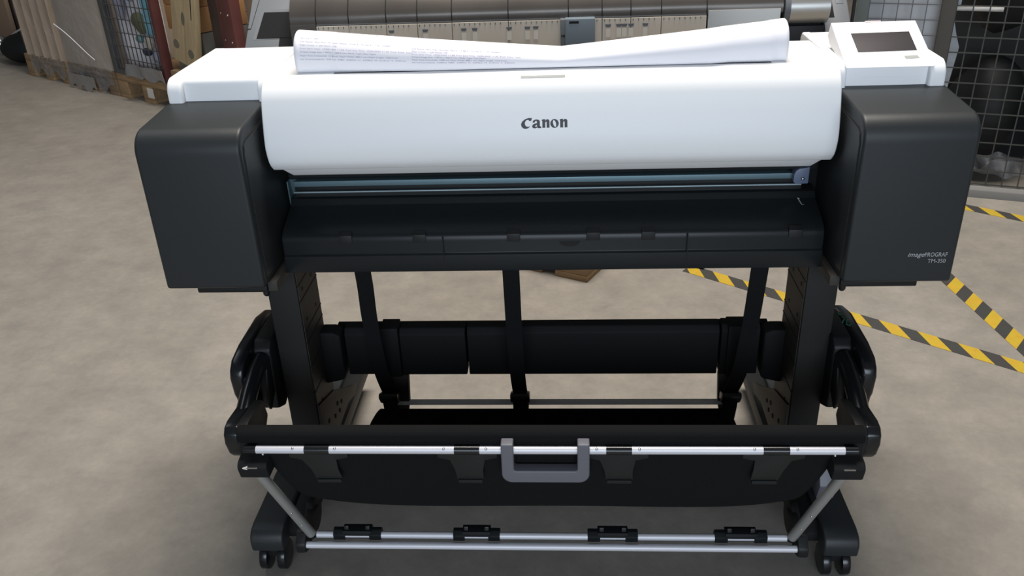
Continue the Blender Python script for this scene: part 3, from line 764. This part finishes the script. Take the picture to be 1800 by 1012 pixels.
def lblob(name, mat, u, v, z, rx, ry, rz_, seed, label, cat='bag', amp=.14):
    o, _ = blob(name, mat, u, v, z, rx, ry, rz_, seed, label, cat, amp=amp)
    o.location = LL(u, v, z); o.rotation_euler = (0, 0, LR); return o
def sheet(name, mat, u0, u1, v, z0, z1, seed, label, amp=.012):
    o = G().grid(crumple(0, u1-u0, 0, 0, z1-z0, amp, seed), 26, 30).build(name, mat, None, smooth=80, solid=.001)
    o.location = LL(u0, v, z0); o.rotation_euler = (0, 0, LR)
    return tag(o, label, 'plastic sheet')
sheet('plastic_sheet', 'bagw', .560, 1.005, .095, .165, 1.1, 21, 'white plastic sheet lining the front of the mesh cage')
sheet('plastic_sheet', 'bagt', .930, 1.030, .036, .385, .85, 23, 'pale blue plastic sheet at the right side of the mesh cage')
o = G().grid(crumple(.0, .22, 0, .0, .93, .006, 22), 20, 26).build('plastic_sheet', 'bagw', None, smooth=80, solid=.001)
o.location = LL(.600, .12, .170); o.rotation_euler = (0, 0, LR+pi/2); tag(o, 'white plastic sheet lining the left side of the mesh cage', 'plastic sheet')
lblob('plastic_bag', 'bagp', .675, .045, .56, .045, .028, .115, 2, 'lilac-grey plastic bag at upper left inside the mesh cage')
lblob('plastic_bag', 'bagp', .79, .045, .64, .045, .028, .10, 9, 'lilac-grey plastic bag at upper middle inside the mesh cage')
lblob('plastic_bag', 'bagn', .610, .045, .61, .017, .022, .05, 5, 'dark navy bag at upper left corner of the mesh cage')
lblob('plastic_bag', 'bago', .85, .045, .44, .070, .028, .050, 4, 'olive green crumpled bag in the middle of the mesh cage')
lblob('plastic_bag', 'bagq', .825, .042, .352, .040, .022, .024, 6, 'turquoise bag below the olive bag in the mesh cage')
lblob('plastic_bag', 'bagc', .915, .040, .340, .036, .022, .034, 7, 'cream bag between blue sheet and turquoise bag in the mesh cage')
lblob('plastic_bag', 'bagn', .875, .042, .285, .034, .022, .022, 8, 'small navy bag under the cream bag in the mesh cage')
lblob('plastic_bag', 'bagp', .985, .042, .268, .048, .026, .036, 12, 'lilac-grey bag at lower right inside the mesh cage')
lblob('plastic_bag', 'bagg', .99, .042, .195, .060, .026, .022, 13, 'dull grey-brown bag at the bottom right of the mesh cage')
o = G().grid(crumple(0, .36, 0, 0, .07, .02, 31, .01), 40, 14).build('foil_scrap', 'foil', None, smooth=60, solid=.001)
o.location = LL(.74, -.012, .150); o.rotation_euler = (0, 0, LR); tag(o, 'crumpled silver foil along the bottom edge of the mesh cage', 'foil')
# load 4: timber and cartons between the red posts
def lbox(name, mat, u0, u1, v0, v1, z0, z1, label, cat, bevel=.003):
    o = G().box(0, u1-u0, 0, v1-v0, 0, z1-z0).build(name, mat, None, bevel=bevel)
    o.location = LL(u0, v0, z0); o.rotation_euler = (0, 0, LR); return tag(o, label, cat)
rk = thing('steel_rack', 'oxide red steel rack upright pair behind the left end of the white printer', 'rack', LL(1.645, .0, 0), LR)
G().box(0, .070, 0.01, .05, 0, 1.25).build('upright', 'redpost', rk, bevel=.003)
G().box(.075, .150, -.02, .04, 0, 1.25).build('upright', 'redpost', rk, bevel=.003)
for z in (.30, .43, .56, .69):
    for x, y in ((.125, -.021), (.03, .009)): G().ball((x, y, z), .005, seg=8).build('rack_bolt', 'screw', rk)
pl = thing('wooden_plank', 'pale pine board with two round dark holes leaning upright by orange carton', 'plank', LL(1.252, -.035, .305), LR)
pl.rotation_euler = (0, radians(14), LR)
G().box(0, .098, 0, .03, .0, .95).build('plank_half', 'woodl', pl, bevel=.002)
G().box(.1005, .20, 0, .03, .0, .95).build('plank_half', 'woodl', pl, bevel=.002)
for x, z in ((.028, .090), (.150, .075)):  # board holes drawn as flat discs, their inner shade put into the colour
    G().cyl((x, -.0012, z), (x, .004, z), .024, 24).build('hole_disc', 'hole', pl)
G().exy([(.097+.014*cos(2*pi*i/16), .245+.035*sin(2*pi*i/16)) for i in range(16)], -.001, .004).build('knot', 'hole', pl)
G().box(.164, .170, -.001, .004, .26, .60).build('board_slot', 'seam', pl)
lbox('plank_support', 'woodd', 1.23, 1.50, -.06, .02, .0, .245, 'weathered wooden block base under the pale pine board', 'timber block')
lbox('orange_carton', 'cardo', 1.135, 1.42, .04, .34, .435, .56, 'lower orange-brown carton behind the pale pine board', 'carton')
lbox('orange_carton', 'cardo', 1.135, 1.42, .04, .34, .562, .95, 'upper orange-brown carton behind the pale pine board', 'carton')
lbox('timber_stack', 'bagg', 1.155, 1.42, .045, .34, .0, .432, 'grey cloth-covered block under the orange-brown cartons', 'block', .01)
lbox('brown_board', 'wooddark', 1.50, 1.635, .06, .10, .0, 1.1, 'dark brown upright board between pine board and red rack', 'board')
lbox('rolled_mat', 'bagn', 1.52, 1.635, -.04, .05, .0, .36, 'dark rolled mat at the foot of the dark brown board', 'mat', .03)
cc = thing('cardboard_carton', 'plain brown carton beside the red rack, left of the large grey printer', 'carton', LL(1.805, .06, 0), LR)
G().box(0, .42, 0, .5, .0, .36).build('carton_body', 'card', cc, bevel=.004)
cc2 = thing('cardboard_carton', 'upper brown carton stacked beside red rack, left of the large grey printer', 'carton', LL(1.807, .062, .363), LR)
G().box(0, .42, 0, .5, .0, .62).build('carton_body', 'card', cc2, bevel=.004)
# far left clutter
dc = lbox('dark_carton', 'cardd', -1.95, -1.12, .42, .95, .0, 1.1, 'dark brown stacked carton in the far left corner behind wrapped bundle', 'carton')
for x, z in ((.50, .335), (.53, .215)):
    o = G().box(0, .06, 0, .004, 0, .075).build('paper_label', 'board', dc); o.location = (x, -.005, z)
lbox('cardboard_sheet', 'card', -1.95, -1.50, .37, .40, .0, 1.1, 'narrow brown cardboard sheet at the far left edge of the photo', 'cardboard')
bd = thing('wrapped_bundle', 'black film-wrapped bundle with shiny white end beside the leftmost pallet', 'bundle', LL(-1.20, .05, 0), LR)
G().ball((.22, .15, .1), 1, (.21, .145, .1), 24).build('bundle_body', 'bagk', bd, smooth=80)
G().ball((.07, .06, .12), 1, (.05, .05, .07), 18).build('bundle_end', 'foil', bd, smooth=80)
G().tube([(.0, .15, .15), (.16, .15, .205), (.34, .15, .262)], .007, 8).build('bundle_strap', 'lightbar', bd)
lbox('grey_crate', 'greypost', -1.55, -1.205, -.10, .02, .0, .16, 'dark grey crate at the left edge in front of wrapped bundle', 'crate', .01)
# pallet under the far machine, seen between the printer's legs
pr_ = math.atan2(-.46, .888)
pw = .62
ex, ey = math.cos(pr_), math.sin(pr_)
pallet((.102-pw*ex, .890-pw*ey, 0), pr_, pw, .45, 'wooden pallet on floor seen under the white printer, behind its straps', blocks=(0, .34, .675, 1), bw=.115)

# ================================================================== RIGHT CAGE
RP = Vector((1.573, 1.578, 0)); RU = Vector((.9487, -.3162, 0)); RV = Vector((.3162, .9487, 0)); RR = math.atan2(-.3162, .9487)
def RL(u, v=0, z=0):
    p = RP+RU*u+RV*v; return (p.x, p.y, z)
rc = thing('mesh_cage', 'tall dark wire mesh cage on the right side behind the control panel', 'cage', RL(0, 0, 0), RR)
G().box(-.505, -.462, -.012, .03, 0, 1.35).build('cage_post', 'greenpost', rc, bevel=.003)
G().box(-.520, -.508, .0, .03, 0, 1.35).build('cage_post', 'black', rc, bevel=.002)
G().box(-.225, -.178, -.006, .035, 0, 1.35).build('cage_post', 'brownpost', rc, bevel=.003)
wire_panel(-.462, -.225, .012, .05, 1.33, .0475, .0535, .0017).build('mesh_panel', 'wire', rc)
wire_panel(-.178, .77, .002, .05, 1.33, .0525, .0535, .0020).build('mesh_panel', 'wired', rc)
G().exx([(-.012, .0), (-.012, .030), (-.004, .044), (.03, .044), (.03, .0)], -.52, .78).build('base_rail', 'rail', rc, bevel=.002)
G().box(.765, .81, -.01, .035, 0, 1.35).build('cage_post', 'brownpost', rc, bevel=.003)
def rbox(name, mat, u0, u1, v0, v1, z0, z1, label, cat, bevel=.003):
    o = G().box(0, u1-u0, 0, v1-v0, 0, z1-z0).build(name, mat, None, bevel=bevel)
    o.location = RL(u0, v0, z0); o.rotation_euler = (0, 0, RR); return tag(o, label, cat)
rbox('white_board', 'board', -.47, -.205, .06, .075, .02, 1.3, 'pale grey-white board standing behind the wire mesh beside the control panel', 'board')
o = G().exy([(0, 0), (.03, 0), (.034, .30), (.052, .50), (.035, .545), (.018, .60), (.0, .60)], 0, .01).build('white_board_offcut', 'board', None)
o.location = RL(-.19, .09, .03); o.rotation_euler = (0, 0, RR); tag(o, 'narrow pale board sliver just right of the brown cage post', 'board')
def rblob(name, mat, u, v, z, rx, ry, rz_, seed, label):
    o, _ = blob(name, mat, u, v, z, rx, ry, rz_, seed, label, 'bag', 'black bags inside the right cage', amp=.12)
    o.location = RL(u, v, z); o.rotation_euler = (0, 0, RR); return o
rblob('black_bag', 'bagk', .0, .24, .27, .13, .12, .21, 41, 'black bag at lower left inside the right mesh cage')
rblob('black_bag', 'bagk', .37, .24, .27, .16, .12, .21, 42, 'black bag at lower right inside the right mesh cage')
rblob('black_bag', 'bagk', .02, .24, .80, .13, .12, .21, 43, 'black bag at upper left inside the right mesh cage')
rblob('black_bag', 'bagk', .39, .24, .80, .16, .12, .22, 44, 'black bag at upper right inside the right mesh cage')
rbox('black_sheet', 'bagk', -.19, .76, .46, .48, .0, 1.3, 'black sheet closing the back of the right mesh cage', 'sheet')
o = G().tube([(0, 0, 0), (.15, 0, .0)], .0085, 10).build('pale_bar', 'lightbar', None)
o.location = RL(-.175, .055, .672); o.rotation_euler = (0, 0, RR-.0); tag(o, 'short pale metal bar lying level inside the right mesh cage', 'bar')
o = G().box(0, .016, 0, .01, 0, .045).build('white_tag', 'board', None, bevel=.003); o.location = RL(-.176, .06, .682); o.rotation_euler = (0, 0, RR)
tag(o, 'small upright white tag above the pale bar in right cage', 'tag')
def ff(u, v):
    x = .36*u; z = .075*v*(.55+.45*sin(1.2+u*3.2)) + .035*u*v
    return (x, .02*sin(u*14+v*4)+.015*sin(u*31), z)
o = G().grid(ff, 40, 14).build('clear_film', 'filmd', None, smooth=80); o.location = RL(-.03, .045, .075); o.rotation_euler = (0, 0, RR)
tag(o, 'crumpled clear plastic film at the bottom of the right mesh cage', 'plastic film')

# ------------------------------------------------------------------ light
w = bpy.data.worlds.new('world'); scene.world = w; w.use_nodes = True
bg = w.node_tree.nodes['Background']; bg.inputs['Color'].default_value = (.95, .97, 1.0, 1); bg.inputs['Strength'].default_value = .12
def area(name, loc, target, sx, sy, power, col):
    l = bpy.data.lights.new(name, 'AREA'); l.shape = 'RECTANGLE'; l.size = sx; l.size_y = sy; l.energy = power; l.color = col
    o = bpy.data.objects.new(name, l); COL.objects.link(o); o.location = loc
    o.rotation_euler = (Vector(target)-Vector(loc)).to_track_quat('-Z', 'Y').to_euler(); return o
area('ceiling_lamp', (.25, 1.0, 5.2), (.25, .9, 0), 2.4, 1.2, 350, (1.0, .935, .86))
area('ceiling_lamp', (-3.6, 1.4, 5.2), (-3.2, 1.4, 0), 3.0, .9, 30, (.88, .95, 1.0))
area('door_daylight', (.3, -5.8, 1.75), (0, 0, .9), 4.2, 2.2, 215, (.76, .87, 1.0))

scene.view_settings.view_transform = 'Standard'; scene.view_settings.look = 'None'
scene.view_settings.exposure = 0.0; scene.view_settings.gamma = 1.0
scene.view_settings.use_curve_mapping = False
